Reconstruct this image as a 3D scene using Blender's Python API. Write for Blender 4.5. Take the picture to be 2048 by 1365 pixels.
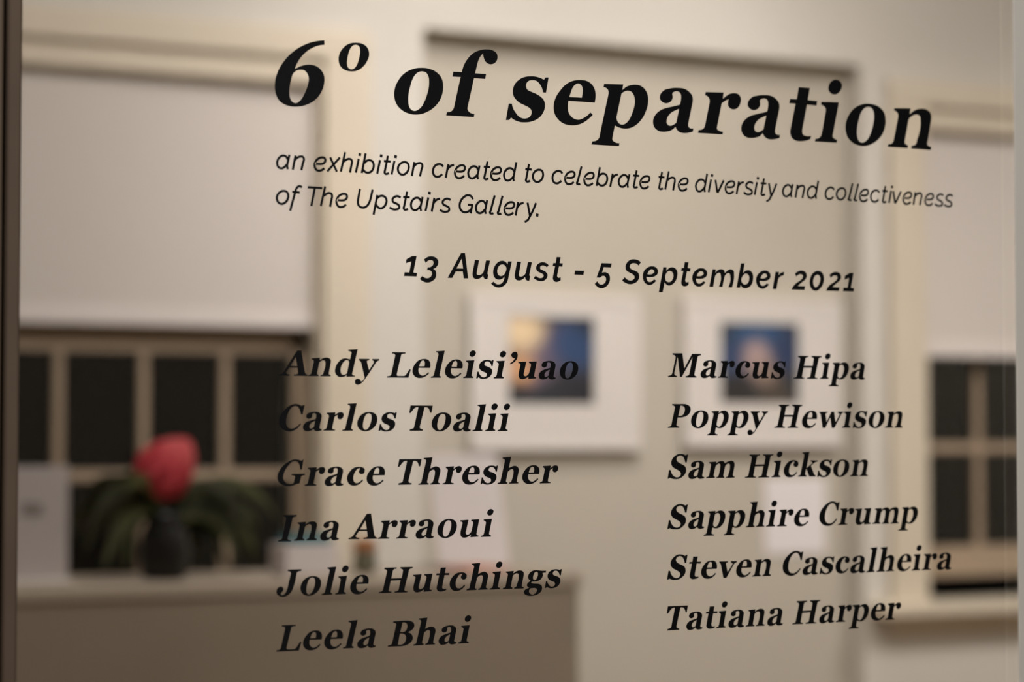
import bpy, bmesh, math, random
from mathutils import Vector, Matrix

# ---------------------------------------------------------------- clearing
for o in list(bpy.data.objects):
    bpy.data.objects.remove(o, do_unlink=True)
SC = bpy.context.scene
COL = SC.collection
PI = math.pi

# ---------------------------------------------------------------- camera
PSI, TH = math.radians(26.337), math.radians(2.4005)
cam_d = bpy.data.cameras.new('camera')
cam_d.sensor_width = 22.3
cam_d.lens = 22.3 * 4592.0 / 2048.0
cam_d.clip_start = 0.05
cam = bpy.data.objects.new('camera', cam_d)
COL.objects.link(cam)
cam.location = (0.0, -1.80, 1.50)
fw = Vector((math.sin(PSI) * math.cos(TH), math.cos(PSI) * math.cos(TH), math.sin(TH)))
cam.rotation_euler = fw.to_track_quat('-Z', 'Y').to_euler()
cam_d.dof.use_dof = True
cam_d.dof.focus_distance = 2.02
cam_d.dof.aperture_fstop = 2.1
SC.camera = cam

# ---------------------------------------------------------------- world, lights, exposure
wd = bpy.data.worlds.new('night')
SC.world = wd
wd.use_nodes = True
wd.node_tree.nodes['Background'].inputs[0].default_value = (1.0, 0.9, 0.78, 1)
wd.node_tree.nodes['Background'].inputs[1].default_value = 0.002

def lamp(name, loc, target, power, sx, sy, color=(1.0, 0.85, 0.68), spread=180):
    d = bpy.data.lights.new(name, 'AREA')
    d.shape = 'RECTANGLE'; d.size = sx; d.size_y = sy
    d.energy = power; d.color = color; d.spread = math.radians(spread)
    o = bpy.data.objects.new(name, d)
    COL.objects.link(o)
    o.location = loc
    o.rotation_euler = (Vector(target) - Vector(loc)).to_track_quat('-Z', 'Y').to_euler()
    return o
WARM = (1.0, 0.94, 0.925)
lamp('ceiling_lamp_light', (2.7, 3.50, 3.92), (2.9, 4.66, 1.8), 2.6, 0.6, 0.25, WARM, 60)
lamp('ceiling_lamp_light', (3.8, 3.50, 3.92), (3.8, 4.66, 1.8), 2.4, 0.6, 0.25, WARM, 60)
lamp('ceiling_lamp_light', (2.5, 2.30, 3.92), (2.8, 4.7, 1.9), 19, 1.0, 0.4, WARM, 110)
lamp('ceiling_lamp_light', (3.9, 2.60, 3.92), (4.0, 4.7, 1.7), 9, 1.0, 0.4, WARM, 100)
lamp('ceiling_lamp_light', (5.6, 2.20, 3.92), (5.3, 4.7, 0.7), 6.5, 0.4, 0.3, WARM, 60)
lamp('ceiling_lamp_light', (5.7, 1.40, 3.92), (5.4, 2.2, 0.0), 44, 1.2, 0.4, WARM)
lamp('ceiling_lamp_light', (1.4, 1.40, 3.92), (1.4, 2.2, 0.0), 30, 1.2, 0.4, WARM)
lamp('corridor_lamp_light', (-0.6, -2.2, 2.9), (0.9, 0.0, 1.5), 56, 0.5, 0.5, WARM)

SC.view_settings.view_transform = 'Standard'
SC.view_settings.look = 'None'
SC.view_settings.exposure = 0.13
SC.view_settings.gamma = 1.0
SC.view_settings.use_curve_mapping = False

# ---------------------------------------------------------------- materials
def lin(h):
    c = [int(h[i:i + 2], 16) / 255 for i in (0, 2, 4)]
    return tuple((v / 12.92 if v <= .04045 else ((v + .055) / 1.055) ** 2.4) for v in c) + (1,)

def mat(name, hexcol, rough=0.6, var=0.06, scale=8.0, bump=0.0, spec=0.3, hex2=None):
    m = bpy.data.materials.new(name); m.use_nodes = True
    nt = m.node_tree; b = nt.nodes['Principled BSDF']
    b.inputs['Roughness'].default_value = rough
    b.inputs['Specular IOR Level'].default_value = spec
    tc = nt.nodes.new('ShaderNodeTexCoord')
    nz = nt.nodes.new('ShaderNodeTexNoise'); nz.inputs['Scale'].default_value = scale; nz.inputs['Detail'].default_value = 4
    nt.links.new(tc.outputs['Object'], nz.inputs['Vector'])
    rp = nt.nodes.new('ShaderNodeValToRGB')
    c = lin(hexcol); d = lin(hex2) if hex2 else tuple(v * (1 - var) for v in c[:3]) + (1,)
    rp.color_ramp.elements[0].color = d; rp.color_ramp.elements[1].color = c
    rp.color_ramp.elements[0].position = .3; rp.color_ramp.elements[1].position = .7
    nt.links.new(nz.outputs['Fac'], rp.inputs['Fac'])
    nt.links.new(rp.outputs['Color'], b.inputs['Base Color'])
    if bump:
        bp = nt.nodes.new('ShaderNodeBump'); bp.inputs['Strength'].default_value = bump; bp.inputs['Distance'].default_value = .002
        nt.links.new(nz.outputs['Fac'], bp.inputs['Height']); nt.links.new(bp.outputs['Normal'], b.inputs['Normal'])
    return m

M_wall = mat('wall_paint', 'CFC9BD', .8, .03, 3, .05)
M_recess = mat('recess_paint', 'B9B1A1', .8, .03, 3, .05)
M_cream = mat('cream_gloss_paint', 'D2C6B0', .45, .03, 6)
M_sash = mat('sash_paint', 'A39079', .5, .05, 6)
M_blind = mat('blind_fabric', 'D0C8BE', .9, .03, 60, .1)
M_hem = mat('blind_hem', 'DCD3CB', .6, .02, 20)
M_floor = mat('floor_boards', '94795A', .45, .3, 5)
M_ceil = mat('ceiling_paint', 'D9D3C7', .9, .02, 3)
M_counter = mat('counter_paint', '9C8F7D', .6, .05, 5)
M_ctop = mat('counter_top', 'B5A896', .5, .04, 9)
M_white = mat('white_frame', 'D8D1C8', .5, .02, 10)
M_mount = mat('mount_board', 'D4CDC4', .9, .02, 30)
M_paper = mat('white_paper', 'D9D0CC', .9, .03, 30)
M_label = mat('label_paper', 'E2DBD8', .9, .02, 30)
M_sheet = mat('sign_paper', 'B8B0AC', .9, .03, 30)
M_vinyl = mat('black_vinyl', '101011', .55, .2, 40, spec=.25)
M_stile = mat('dark_frame_paint', '6E6050', .5, .15, 12)
M_bead = mat('dark_bead_paint', '5E5042', .5, .15, 12)
M_pink = mat('pink_bract', 'EE5C66', .6, .0, 18, hex2='D84852')
M_pink2 = mat('pink_bract_tip', 'F58482', .6, .0, 18, hex2='EA6468')
M_leaf = mat('leaf_green', '4C4C27', .5, .0, 9, hex2='2E3019')
M_leaf2 = mat('leaf_green_light', '66683C', .5, .0, 9, hex2='474A28')
M_stem = mat('stem_green', '3F4A24', .6, .2, 12)
M_vase = mat('dark_glaze', '1C1B19', .3, .2, 12)
M_teal = mat('teal_card', '3F7F88', .7, .1, 12)
M_terra = mat('terracotta', 'A8744C', .7, .15, 14)
M_green = mat('dark_green_glaze', '726E5A', .4, .2, 14)
M_salmon = mat('salmon_paper', 'D79C86', .9, .05, 20)
M_grey = mat('grey_print', '8C8680', .9, .2, 60)

def thin_glass(name, tint=(1, 1, 1, 1), refl=0.04):
    m = bpy.data.materials.new(name); m.use_nodes = True
    nt = m.node_tree; nt.nodes.clear()
    out = nt.nodes.new('ShaderNodeOutputMaterial')
    tr = nt.nodes.new('ShaderNodeBsdfTransparent'); tr.inputs[0].default_value = tint
    gl = nt.nodes.new('ShaderNodeBsdfGlossy'); gl.inputs['Roughness'].default_value = .02
    fr = nt.nodes.new('ShaderNodeFresnel'); fr.inputs[0].default_value = 1.45
    mx = nt.nodes.new('ShaderNodeMixShader')
    nt.links.new(fr.outputs[0], mx.inputs[0]); nt.links.new(tr.outputs[0], mx.inputs[1]); nt.links.new(gl.outputs[0], mx.inputs[2])
    nt.links.new(mx.outputs[0], out.inputs[0])
    return m
M_glass = thin_glass('clear_glass', (.985, .99, .985, 1))
M_night = thin_glass('window_glass', (.9, .92, .9, 1))

def seal_mat():
    m = bpy.data.materials.new('pale_seal'); m.use_nodes = True
    nt = m.node_tree; nt.nodes.clear()
    out = nt.nodes.new('ShaderNodeOutputMaterial')
    a = nt.nodes.new('ShaderNodeBsdfTranslucent'); a.inputs[0].default_value = lin('EDEBDD')
    b = nt.nodes.new('ShaderNodeBsdfDiffuse'); b.inputs[0].default_value = lin('F2F0E4')
    mx = nt.nodes.new('ShaderNodeMixShader'); mx.inputs[0].default_value = .9
    nt.links.new(a.outputs[0], mx.inputs[1]); nt.links.new(b.outputs[0], mx.inputs[2])
    nt.links.new(mx.outputs[0], out.inputs[0])
    return m
M_seal = seal_mat()

def art_mat(name, stops, base):
    """soft printed colour patches: stops = (x, z, radius, hex) in the picture's own coordinates"""
    m = bpy.data.materials.new(name); m.use_nodes = True
    nt = m.node_tree; b = nt.nodes['Principled BSDF']; b.inputs['Roughness'].default_value = .5
    tc = nt.nodes.new('ShaderNodeTexCoord')
    nz = nt.nodes.new('ShaderNodeTexNoise'); nz.inputs['Scale'].default_value = 14
    nt.links.new(tc.outputs['Object'], nz.inputs['Vector'])
    off = nt.nodes.new('ShaderNodeVectorMath'); off.operation = 'SCALE'; off.inputs['Scale'].default_value = .04
    nt.links.new(nz.outputs['Color'], off.inputs[0])
    add = nt.nodes.new('ShaderNodeVectorMath'); add.operation = 'ADD'
    nt.links.new(tc.outputs['Object'], add.inputs[0]); nt.links.new(off.outputs[0], add.inputs[1])
    cur = None
    for x, z, r, h in stops:
        d = nt.nodes.new('ShaderNodeVectorMath'); d.operation = 'DISTANCE'
        d.inputs[1].default_value = (x + .02, .02, z + .02)
        nt.links.new(add.outputs[0], d.inputs[0])
        mr = nt.nodes.new('ShaderNodeMapRange'); mr.interpolation_type = 'SMOOTHSTEP'
        mr.inputs['From Min'].default_value = r; mr.inputs['From Max'].default_value = r * .25
        nt.links.new(d.outputs['Value'], mr.inputs['Value'])
        mx = nt.nodes.new('ShaderNodeMix'); mx.data_type = 'RGBA'
        nt.links.new(mr.outputs[0], mx.inputs[0])
        if cur is None: mx.inputs[6].default_value = lin(base)
        else: nt.links.new(cur, mx.inputs[6])
        mx.inputs[7].default_value = lin(h)
        cur = mx.outputs[2]
    nt.links.new(cur, b.inputs['Base Color'])
    return m

# ---------------------------------------------------------------- helpers
def link(name, me, m, parent=None, loc=(0, 0, 0), rot=(0, 0, 0)):
    o = bpy.data.objects.new(name, me)
    COL.objects.link(o)
    if m is not None:
        me.materials.clear(); me.materials.append(m)
    if parent is not None: o.parent = parent
    o.location = loc; o.rotation_euler = rot
    return o

def finish(bm, name):
    bmesh.ops.recalc_face_normals(bm, faces=bm.faces[:])
    me = bpy.data.meshes.new(name); bm.to_mesh(me); bm.free()
    return me

def add_box(bm, x0, x1, y0, y1, z0, z1, bev=0.0):
    r = bmesh.ops.create_cube(bm, size=1.0)
    for v in r['verts']:
        v.co = Vector((x0 + (v.co.x + .5) * (x1 - x0), y0 + (v.co.y + .5) * (y1 - y0), z0 + (v.co.z + .5) * (z1 - z0)))
    if bev:
        es = list({e for v in r['verts'] for e in v.link_edges})
        bmesh.ops.bevel(bm, geom=es, offset=bev, segments=2, profile=.5, affect='EDGES')

def boxes(name, bs, m, parent=None, bev=0.0, loc=(0, 0, 0), rot=(0, 0, 0)):
    bm = bmesh.new()
    for b in bs: add_box(bm, *b, bev)
    return link(name, finish(bm, name), m, parent, loc, rot)

def empty(name, loc, rot=(0, 0, 0)):
    o = bpy.data.objects.new(name, None); COL.objects.link(o)
    o.location = loc; o.rotation_euler = rot; o.empty_display_size = .05
    return o

def tag(o, label, cat=None, group=None, kind=None):
    o['label'] = label
    if cat: o['category'] = cat
    if group: o['group'] = group
    if kind: o['kind'] = kind
    return o

def lathe(prof, n=24):
    bm = bmesh.new(); rings = []
    for r, z in prof:
        rings.append([bm.verts.new((r * math.cos(2 * PI * i / n), r * math.sin(2 * PI * i / n), z)) for i in range(n)])
    for a, b in zip(rings, rings[1:]):
        for i in range(n):
            bm.faces.new((a[i], a[(i + 1) % n], b[(i + 1) % n], b[i]))
    bm.faces.new(rings[0][::-1]); bm.faces.new(rings[-1])
    for f in bm.faces: f.smooth = True
    return finish(bm, 'lathe')

def tube(bm, pts, r0, r1, n=8):
    rings = []
    for k, p in enumerate(pts):
        p = Vector(p)
        t = (Vector(pts[min(k + 1, len(pts) - 1)]) - Vector(pts[max(k - 1, 0)])).normalized()
        s = t.cross(Vector((0.3, 1, 0.1))).normalized(); u = s.cross(t)
        r = r0 + (r1 - r0) * k / (len(pts) - 1)
        rings.append([bm.verts.new(p + r * (math.cos(2 * PI * i / n) * s + math.sin(2 * PI * i / n) * u)) for i in range(n)])
    for a, b in zip(rings, rings[1:]):
        for i in range(n): bm.faces.new((a[i], a[(i + 1) % n], b[(i + 1) % n], b[i])).smooth = True
    bm.faces.new(rings[0][::-1]); bm.faces.new(rings[-1])

# ---------------------------------------------------------------- the room
YW = 4.60                                   # front face of the far wall
FL, CE = 0.0, 4.00
XL, XR = -2.2, 7.2
WL = (1.00, 2.53); WR = (4.734, 6.264)      # the two window openings
RC = (2.864, 4.484, 2.757)                  # wall recess: left, right, top
SILL, HEAD = 0.90, 2.633

def struct(o, label, cat):
    return tag(o, label, cat, kind='structure')

struct(boxes('floor', [(XL - .2, XR + .2, -3.0, YW + .3, -.1, FL)], M_floor), 'brown boarded floor of the gallery room', 'floor')
struct(boxes('ceiling', [(XL - .2, XR + .2, .1, YW + .3, CE, CE + .1)], M_ceil), 'off-white ceiling above the gallery', 'ceiling')
T = .30
wb = [
    (XL, WL[0], YW, YW + T, FL, CE),
    (WL[0], WL[1], YW, YW + T, FL, SILL), (WL[0], WL[1], YW, YW + T, HEAD, CE),
    (WL[1], RC[0], YW, YW + T, FL, CE),
    (RC[0], RC[1], YW, YW + T, RC[2], CE),
    (RC[1], WR[0], YW, YW + T, FL, CE),
    (WR[0], WR[1], YW, YW + T, FL, SILL), (WR[0], WR[1], YW, YW + T, HEAD, CE),
    (WR[1], XR, YW, YW + T, FL, CE)]
struct(boxes('wall_back', wb, M_wall), 'pale far wall between and above the two windows', 'wall')
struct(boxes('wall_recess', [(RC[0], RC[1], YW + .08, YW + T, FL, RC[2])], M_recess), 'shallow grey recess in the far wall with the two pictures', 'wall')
struct(boxes('wall_left', [(XL - .2, XL, .1, YW + .3, FL, CE)], M_wall), 'pale side wall at the left end of the gallery', 'wall')
struct(boxes('wall_right', [(XR, XR + .2, .1, YW + .3, FL, CE)], M_wall), 'pale side wall at the right end of the gallery', 'wall')
GX0, GX1, GZ0, GZ1 = 0.4535, 1.4430, 0.10, 2.45
struct(boxes('wall_front', [(XL - .2, GX0 - .11, -.05, .10, FL, CE), (GX1 + .11, XR + .2, -.05, .10, FL, CE),
                            (GX0 - .11, GX1 + .11, -.05, .10, GZ1 + .08, CE)], M_wall), 'partition wall around the lettered glass', 'wall')

# glazed front the lettering is stuck on
w1 = empty('window_1', ((GX0 + GX1) / 2, 0, GZ0))
struct(w1, 'clear glass pane carrying the black lettering, dark frame at its left', 'window')
def child_boxes(name, bs, m, par, bev=0.0):
    o = boxes(name, bs, m, None, bev); o.parent = par; o.matrix_parent_inverse = Matrix.Translation(par.location).inverted()
    return o
child_boxes('pane', [(GX0 - .02, GX1 + .075, 0.0004, 0.0084, GZ0, GZ1)], M_glass, w1)
child_boxes('stile', [(GX0 - .10, GX0 - .019, -.03, .05, FL, GZ1 + .08)], M_stile, w1, .003)
child_boxes('stile', [(GX1 + .075, GX1 + .11, -.012, .05, FL, GZ1 + .08)], M_stile, w1, .003)
child_boxes('glazing_bead', [(GX0 - .0195, GX0, -.012, -.0002, GZ0, GZ1)], M_bead, w1, .002)
child_boxes('frame_rail', [(GX0 - .019, GX1 + .075, -.03, .05, GZ1, GZ1 + .08)], M_stile, w1, .003)
child_boxes('frame_rail', [(GX0 - .019, GX1 + .075, -.03, .05, FL, GZ0)], M_stile, w1, .003)
tag(child_boxes('edge_seal', [(GX1, GX1 + .074, -.003, -.0002, GZ0, GZ1)], M_seal, w1), 'pale translucent strip along the right edge of the glass')

# sash windows
def sash_window(name, x0, x1, lift, muntins, label):
    w = empty(name, ((x0 + x1) / 2, YW, SILL))
    struct(w, label, 'window')
    cw, cy = .149, YW - .03
    child_boxes('casing', [(x0 - cw, x0, cy, YW, SILL, HEAD), (x1, x1 + cw, cy, YW, SILL, HEAD), (x0 - cw, x1 + cw, cy, YW, HEAD, 2.722)], M_cream, w, .006)
    child_boxes('head_moulding', [(x0, x1, YW - .012, YW + .03, 2.556, 2.612), (x0, x1, YW - .004, YW + .03, 2.612, HEAD)], M_cream, w, .004)
    child_boxes('reveal_lining', [(x0, x0 + .012, YW, YW + .2, SILL, HEAD), (x1 - .012, x1, YW, YW + .2, SILL, HEAD)], M_cream, w)
    child_boxes('sill', [(x0 - .255 + .02, x1 + .235, YW - .10, YW, SILL, .943), (x0, x1, YW, YW + .22, SILL, .935)], M_cream, w, .006)
    child_boxes('apron', [(x0 - .16, x1 + .16, YW - .03, YW, SILL - .07, SILL)], M_cream, w, .004)
    # lower sash
    a, b = x0 + .014, x1 - .014
    zb = .94 + lift; zt = 1.835 + lift; sy0, sy1 = YW + .10, YW + .14
    fr = [(a, a + .035, sy0, sy1, zb, zt), (b - .035, b, sy0, sy1, zb, zt), (a, b, sy0, sy1, zb, zb + .105), (a, b, sy0, sy1, zt - .085, zt)]
    s = child_boxes('sash', fr, M_sash, w, .003)
    s2 = child_boxes('sash', [(a, a + .035, sy0 + .045, sy1 + .045, 1.80, HEAD - .01), (b - .035, b, sy0 + .045, sy1 + .045, 1.80, HEAD - .01),
                              (a, b, sy0 + .045, sy1 + .045, 1.80, 1.86), (a, b, sy0 + .045, sy1 + .045, HEAD - .06, HEAD - .01)], M_sash, w, .003)
    for mx in muntins:
        child_boxes('glazing_bar', [(mx - .014, mx + .014, sy0 + .004, sy1 - .004, zb + .10, zt - .08)], M_sash, w, .004)
    child_boxes('glazing_bar', [(a + .03, b - .03, sy0 + .006, sy1 - .006, 1.372 + lift, 1.404 + lift)], M_sash, w, .004)
    child_boxes('pane', [(a + .03, b - .03, sy0 + .018, sy0 + .022, zb + .09, zt - .08)], M_night, w)
    child_boxes('pane', [(a + .03, b - .03, sy0 + .063, sy0 + .067, 1.85, HEAD - .05)], M_night, w)
    return w
sash_window('window_2', WL[0], WL[1], 0.0, [1.26, 1.512, 1.764, 2.018, 2.269], 'wide sash window at the left with dark night panes, half covered by a blind')
sash_window('window_3', WR[0], WR[1], 0.075, [5.05, 5.30, 5.55, 5.80, 6.03], 'sash window at the far right, raised a little above its sill, half covered by a blind')

# roller blinds
def roller_blind(x0, x1, zbot, label):
    y = YW + .036
    t = empty('roller_blind', ((x0 + x1) / 2, y, zbot))
    tag(t, label, 'blind', 'roller blinds in the two windows')
    def cb(n, bs, m, bev=0.0): return child_boxes(n, bs, m, t, bev)
    cb('blind_fabric', [(x0, x1, y, y + .0015, zbot + .05, 2.57)], M_blind)
    cb('hem_bar', [(x0, x1, y - .004, y + .006, zbot, zbot + .055)], M_hem, .003)
    bm = bmesh.new(); tube(bm, [(x0, y + .02, 2.585), (x1, y + .02, 2.585)], .022, .022, 16)
    r = link('roller', finish(bm, 'roller'), M_blind); r.parent = t; r.matrix_parent_inverse = Matrix.Translation(t.location).inverted()
roller_blind(WL[0] + .015, WL[1] - .006, 1.825, 'grey-white roller blind drawn halfway down the wide window at the left')
roller_blind(WR[0] + .006, WR[1] - .015, 1.778, 'grey-white roller blind drawn halfway down the window at the far right')

# pictures
def framed_picture(x0, x1, z0, z1, ax0, ax1, az0, az1, art, label):
    cx, y, cz = (x0 + x1) / 2, YW + .08, (z0 + z1) / 2
    t = empty('framed_picture', (cx, y, cz))
    tag(t, label, 'picture', 'white framed pictures on the far wall')
    w, h = (x1 - x0) / 2, (z1 - z0) / 2
    def b(n, bs, m, bev=0): return boxes(n, bs, m, t, bev)
    fw_ = .022
    b('frame', [(-w, -w + fw_, -.036, -.001, -h, h), (w - fw_, w, -.036, -.001, -h, h), (-w + fw_, w - fw_, -.036, -.001, h - fw_, h), (-w + fw_, w - fw_, -.036, -.001, -h, -h + fw_)], M_white, .002)
    a0, a1, c0, c1 = ax0 - cx, ax1 - cx, az0 - cz, az1 - cz
    i = .02
    b('mount', [(-w + i, a0, -.032, -.026, -h + i, h - i), (a1, w - i, -.032, -.026, -h + i, h - i), (a0, a1, -.032, -.026, c1, h - i), (a0, a1, -.032, -.026, -h + i, c0)], M_mount)
    p = b('print', [(a0 - .005 - (a0 + a1) / 2, a1 + .005 - (a0 + a1) / 2, -.002, .002, c0 - .005 - (c0 + c1) / 2, c1 + .005 - (c0 + c1) / 2)], art)
    p.location = ((a0 + a1) / 2, -.0235, (c0 + c1) / 2)
    b('backing', [(-w + .01, w - .01, -.021, -.001, -h + .01, h - .01)], M_bead)
A1 = art_mat('night_print', [(-.02, .0, .17, '6E5F6C'), (.09, .05, .15, '2C4468'), (.13, .13, .08, '1E2A3C'), (.05, -.09, .11, '2B2C30'), (-.10, .10, .11, 'E6CBA2'), (-.11, -.03, .08, 'CE9C70'), (-.02, -.14, .09, '22282C'), (-.13, -.13, .09, '262A2C'), (.13, -.11, .12, '24242A')], '33333A')
A2 = art_mat('dusk_print', [(0, .10, .16, '2C4F74'), (.11, .04, .10, '2A3858'), (-.11, .02, .09, '2E4162'), (-.01, .02, .085, 'AA928C'), (.03, -.04, .07, '8F7A6C'), (-.08, -.10, .10, '2A2624'), (.06, -.12, .10, '4A4136')], '2E3136')
framed_picture(3.0502, 3.657, 1.4583, 1.9492, 3.1808, 3.4862, 1.6041, 1.8808, A1, 'white framed picture with a yellow-lit, dark blue print, the left one of two')
framed_picture(3.8208, 4.4326, 1.4662, 1.9581, 3.9564, 4.2628, 1.611, 1.8788, A2, 'white framed picture with a blue and pinkish brown print, the right one of two')

# wall label
wl = boxes('wall_label', [(-.12, .12, -.004, -.0005, -.127, .127)], M_label, None, 0, (4.2646, YW + .08, 1.2376))
tag(wl, 'white paper label pinned on the wall below the right-hand picture', 'label')

# ---------------------------------------------------------------- counter
CT = 1.180
c0 = empty('reception_counter', (1.3, 3.2, FL))
tag(c0, 'brownish grey counter in front of the wide window, with plant and papers on it', 'counter')
child_boxes('body', [(.02, 2.555, 3.006, 3.42, .08, CT - .03)], M_counter, c0, .004)
child_boxes('plinth', [(.05, 2.52, 3.06, 3.40, FL, .08)], M_bead, c0)
child_boxes('worktop', [(0.0, 2.565, 3.0, 3.44, CT - .03, CT)], M_ctop, c0, .004)

# info stand at the left
def place(o, x, y, z=CT + .0006, rz=0.0):
    o.location = (x, y, z); o.rotation_euler = (0, 0, rz)
sg = empty('sign_holder', (0, 0, 0)); place(sg, 1.262, 3.15)
tag(sg, 'upright white sign holder at the left end of the counter', 'sign')
boxes('base', [(-.10, .10, -.05, .06, 0, .012)], M_white, sg, .003)
boxes('sheet', [(-.103, .103, -.004, .004, .012, .256)], M_sheet, sg, .001)
tag(boxes('printed_block', [(.0, .045, -.0055, -.004, .150, .176)], M_grey, sg), 'small grey printed patch')

# flower arrangement
random.seed(4)
fa = empty('flower_arrangement', (0, 0, 0)); place(fa, 1.600, 3.20)
tag(fa, 'flower arrangement with one large pink bloom and dark green leaves on the counter', 'plant')
link('vase', lathe([(.040, 0), (.052, .01), (.058, .06), (.050, .11), (.036, .135), (.040, .15), (.034, .15), (.030, .10)]), M_vase, fa)
bm = bmesh.new(); tube(bm, [(0, 0, .06), (-.008, 0, .11), (-.030, 0, .155), (-.050, 0, .190)], .007, .008)
link('stem', finish(bm, 'stem'), M_stem, fa)
# bloom: an egg-shaped head wrapped in overlapping pointed bracts, leaning to the right
BL_, BR_ = .168, .060
def egg(s): return BR_ * math.sin(PI * min(1, max(0, s)) ** .86) ** .72
def bract(s0, s1, Wd, phi, off):
    bm = bmesh.new(); rows = []; n = 10
    for k in range(n + 1):
        t = k / n; s_ = s0 + (s1 - s0) * t
        R_ = max(egg(s_) + off + .004 * t * t, .004)
        half = Wd * .5 * max(.06, math.sin(PI * (.16 + .80 * t)) ** .8)
        row = []
        for q in (-1, -.6, -.2, .2, .6, 1):
            a = phi + q * half / max(R_, .012)
            rr = R_ - .0022 * q * q
            row.append(bm.verts.new((rr * math.cos(a), rr * math.sin(a), BL_ * s_)))
        rows.append(row)
    for a, b in zip(rows, rows[1:]):
        for i in range(5): bm.faces.new((a[i], a[i + 1], b[i + 1], b[i])).smooth = True
    bmesh.ops.solidify(bm, geom=bm.faces[:], thickness=.0012)
    return finish(bm, 'bract')
fh = link('flower_head', lathe([(max(.003, egg(k / 14)), BL_ * k / 14) for k in range(15)]), M_pink, fa, (-.052, 0, .186), (0, math.radians(41), 0))
for cnt, s0, s1, Wd, off, ph, mm in ((9, .55, .985, .040, .0015, .0, M_pink2), (10, .34, .90, .044, .003, .3, M_pink2), (10, .16, .74, .046, .0045, .0, M_pink), (9, .04, .52, .044, .006, .35, M_pink)):
    for k in range(cnt):
        link('bract', bract(s0, s1, Wd, ph + 2 * PI * k / cnt, off), mm, fh)
# leaves
def leaf(pts, wd_, fold=.25):
    bm = bmesh.new(); rows = []
    n = 12
    P = [Vector(p) for p in pts]
    def ev(s):
        a, b, c, d = P
        return a * (1 - s) ** 3 + b * 3 * s * (1 - s) ** 2 + c * 3 * s * s * (1 - s) + d * s ** 3
    for k in range(n + 1):
        s = k / n; p = ev(s); t = (ev(min(1, s + .02)) - ev(max(0, s - .02))).normalized()
        sd = t.cross(Vector((0.15, -1, .35))).normalized(); nn = sd.cross(t)
        w = wd_ * (math.sin(PI * (.06 + .92 * s)) ** .8)
        rows.append([bm.verts.new(p - sd * w + nn * w * fold), bm.verts.new(p), bm.verts.new(p + sd * w + nn * w * fold)])
    for a, b in zip(rows, rows[1:]):
        for i in range(2): bm.faces.new((a[i], a[i + 1], b[i + 1], b[i])).smooth = True
    bmesh.ops.solidify(bm, geom=bm.faces[:], thickness=.0008)
    return finish(bm, 'leaf')
LV = []
for k in range(46):
    side = -1 if k % 2 else 1
    reach = random.uniform(.07, .20) * (1.0 if side < 0 else 1.3)
    up = random.uniform(.14, .25); drop = random.uniform(.02, .17)
    dy = random.uniform(-.09, .09)
    LV.append(([(0, 0, .10), (side * reach * .25, dy * .4, up), (side * reach * .8, dy * .8, up + .02), (side * reach, dy, max(.015, up - drop))], random.uniform(.010, .019), M_leaf if k % 3 else M_leaf2))
LV += [([(.01, 0, .12), (.08, -.02, .25), (.19, -.03, .24), (.262, -.03, .13)], .017, M_leaf2), ([(.01, 0, .12), (.07, .02, .24), (.15, .02, .25), (.225, .02, .06)], .017, M_leaf2),
       ([(0, 0, .12), (.05, -.02, .22), (.12, -.02, .20), (.16, -.03, .04)], .018, M_leaf2), ([(0, 0, .12), (-.06, -.02, .21), (-.14, -.02, .19), (-.185, -.02, .08)], .018, M_leaf),
       ([(0, 0, .12), (-.05, -.03, .20), (-.11, -.03, .16), (-.15, -.04, .03)], .020, M_leaf2), ([(0, 0, .12), (-.07, .02, .22), (-.15, .02, .22), (-.20, .02, .13)], .016, M_leaf)]
for pts, wd_, mm in LV:
    link('leaf', leaf(pts, wd_), mm, fa)

# small things on the counter
bx = empty('tissue_box', (0, 0, 0)); place(bx, 1.945, 3.22, rz=.03)
tag(bx, 'low white box with a teal top strip on the counter beside the leaves', 'box')
boxes('body', [(-.066, .066, -.05, .05, 0, .072)], M_paper, bx, .003)
boxes('lid', [(-.046, .050, -.045, .045, .0725, .092)], M_teal, bx, .003)
pt = empty('small_pot', (0, 0, 0)); place(pt, 2.098, 3.22)
tag(pt, 'small round pot, orange-brown above and dark green below, on the counter', 'pot')
link('body', lathe([(.020, 0), (.027, .006), (.029, .03), (.026, .045), (.022, .05)]), M_green, pt)
link('lid', lathe([(.024, .050), (.030, .054), (.029, .068), (.020, .078), (.008, .082)]), M_terra, pt)

# tilted display card
dc = empty('display_card', (0, 0, 0)); place(dc, 2.425, 3.33)
tag(dc, 'tall white display card leaning back on the counter, right of the small pot', 'card')
LEAN = Matrix.Rotation(math.radians(-15), 4, 'X')
bm = bmesh.new()
add_box(bm, -.0955, .0955, -.003, .003, .0, .276, .0005)
bmesh.ops.transform(bm, matrix=Matrix.Translation((0, -.025, .010)) @ LEAN, verts=bm.verts)
link('sheet', finish(bm, 'sheet'), M_paper, dc)
boxes('foot', [(-.095, .095, -.032, .075, 0, .010)], M_white, dc, .003)
bm = bmesh.new(); tube(bm, [(0, .022, .17), (0, .062, .01)], .004, .004)
link('strut', finish(bm, 'strut'), M_white, dc)
lf = empty('leaflet_stack', (0, 0, 0)); place(lf, 2.325, 3.10, rz=.06)
tag(lf, 'low stack of salmon pink leaflets lying at the front of the counter', 'leaflets')
for k in range(6):
    boxes('leaflet', [(-.055 + random.uniform(-.003, .003), .055, -.075, .075 + random.uniform(-.003, .003), .0028 * k, .0028 * k + .0026)], M_salmon if k > 1 else M_paper, lf)

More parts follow.
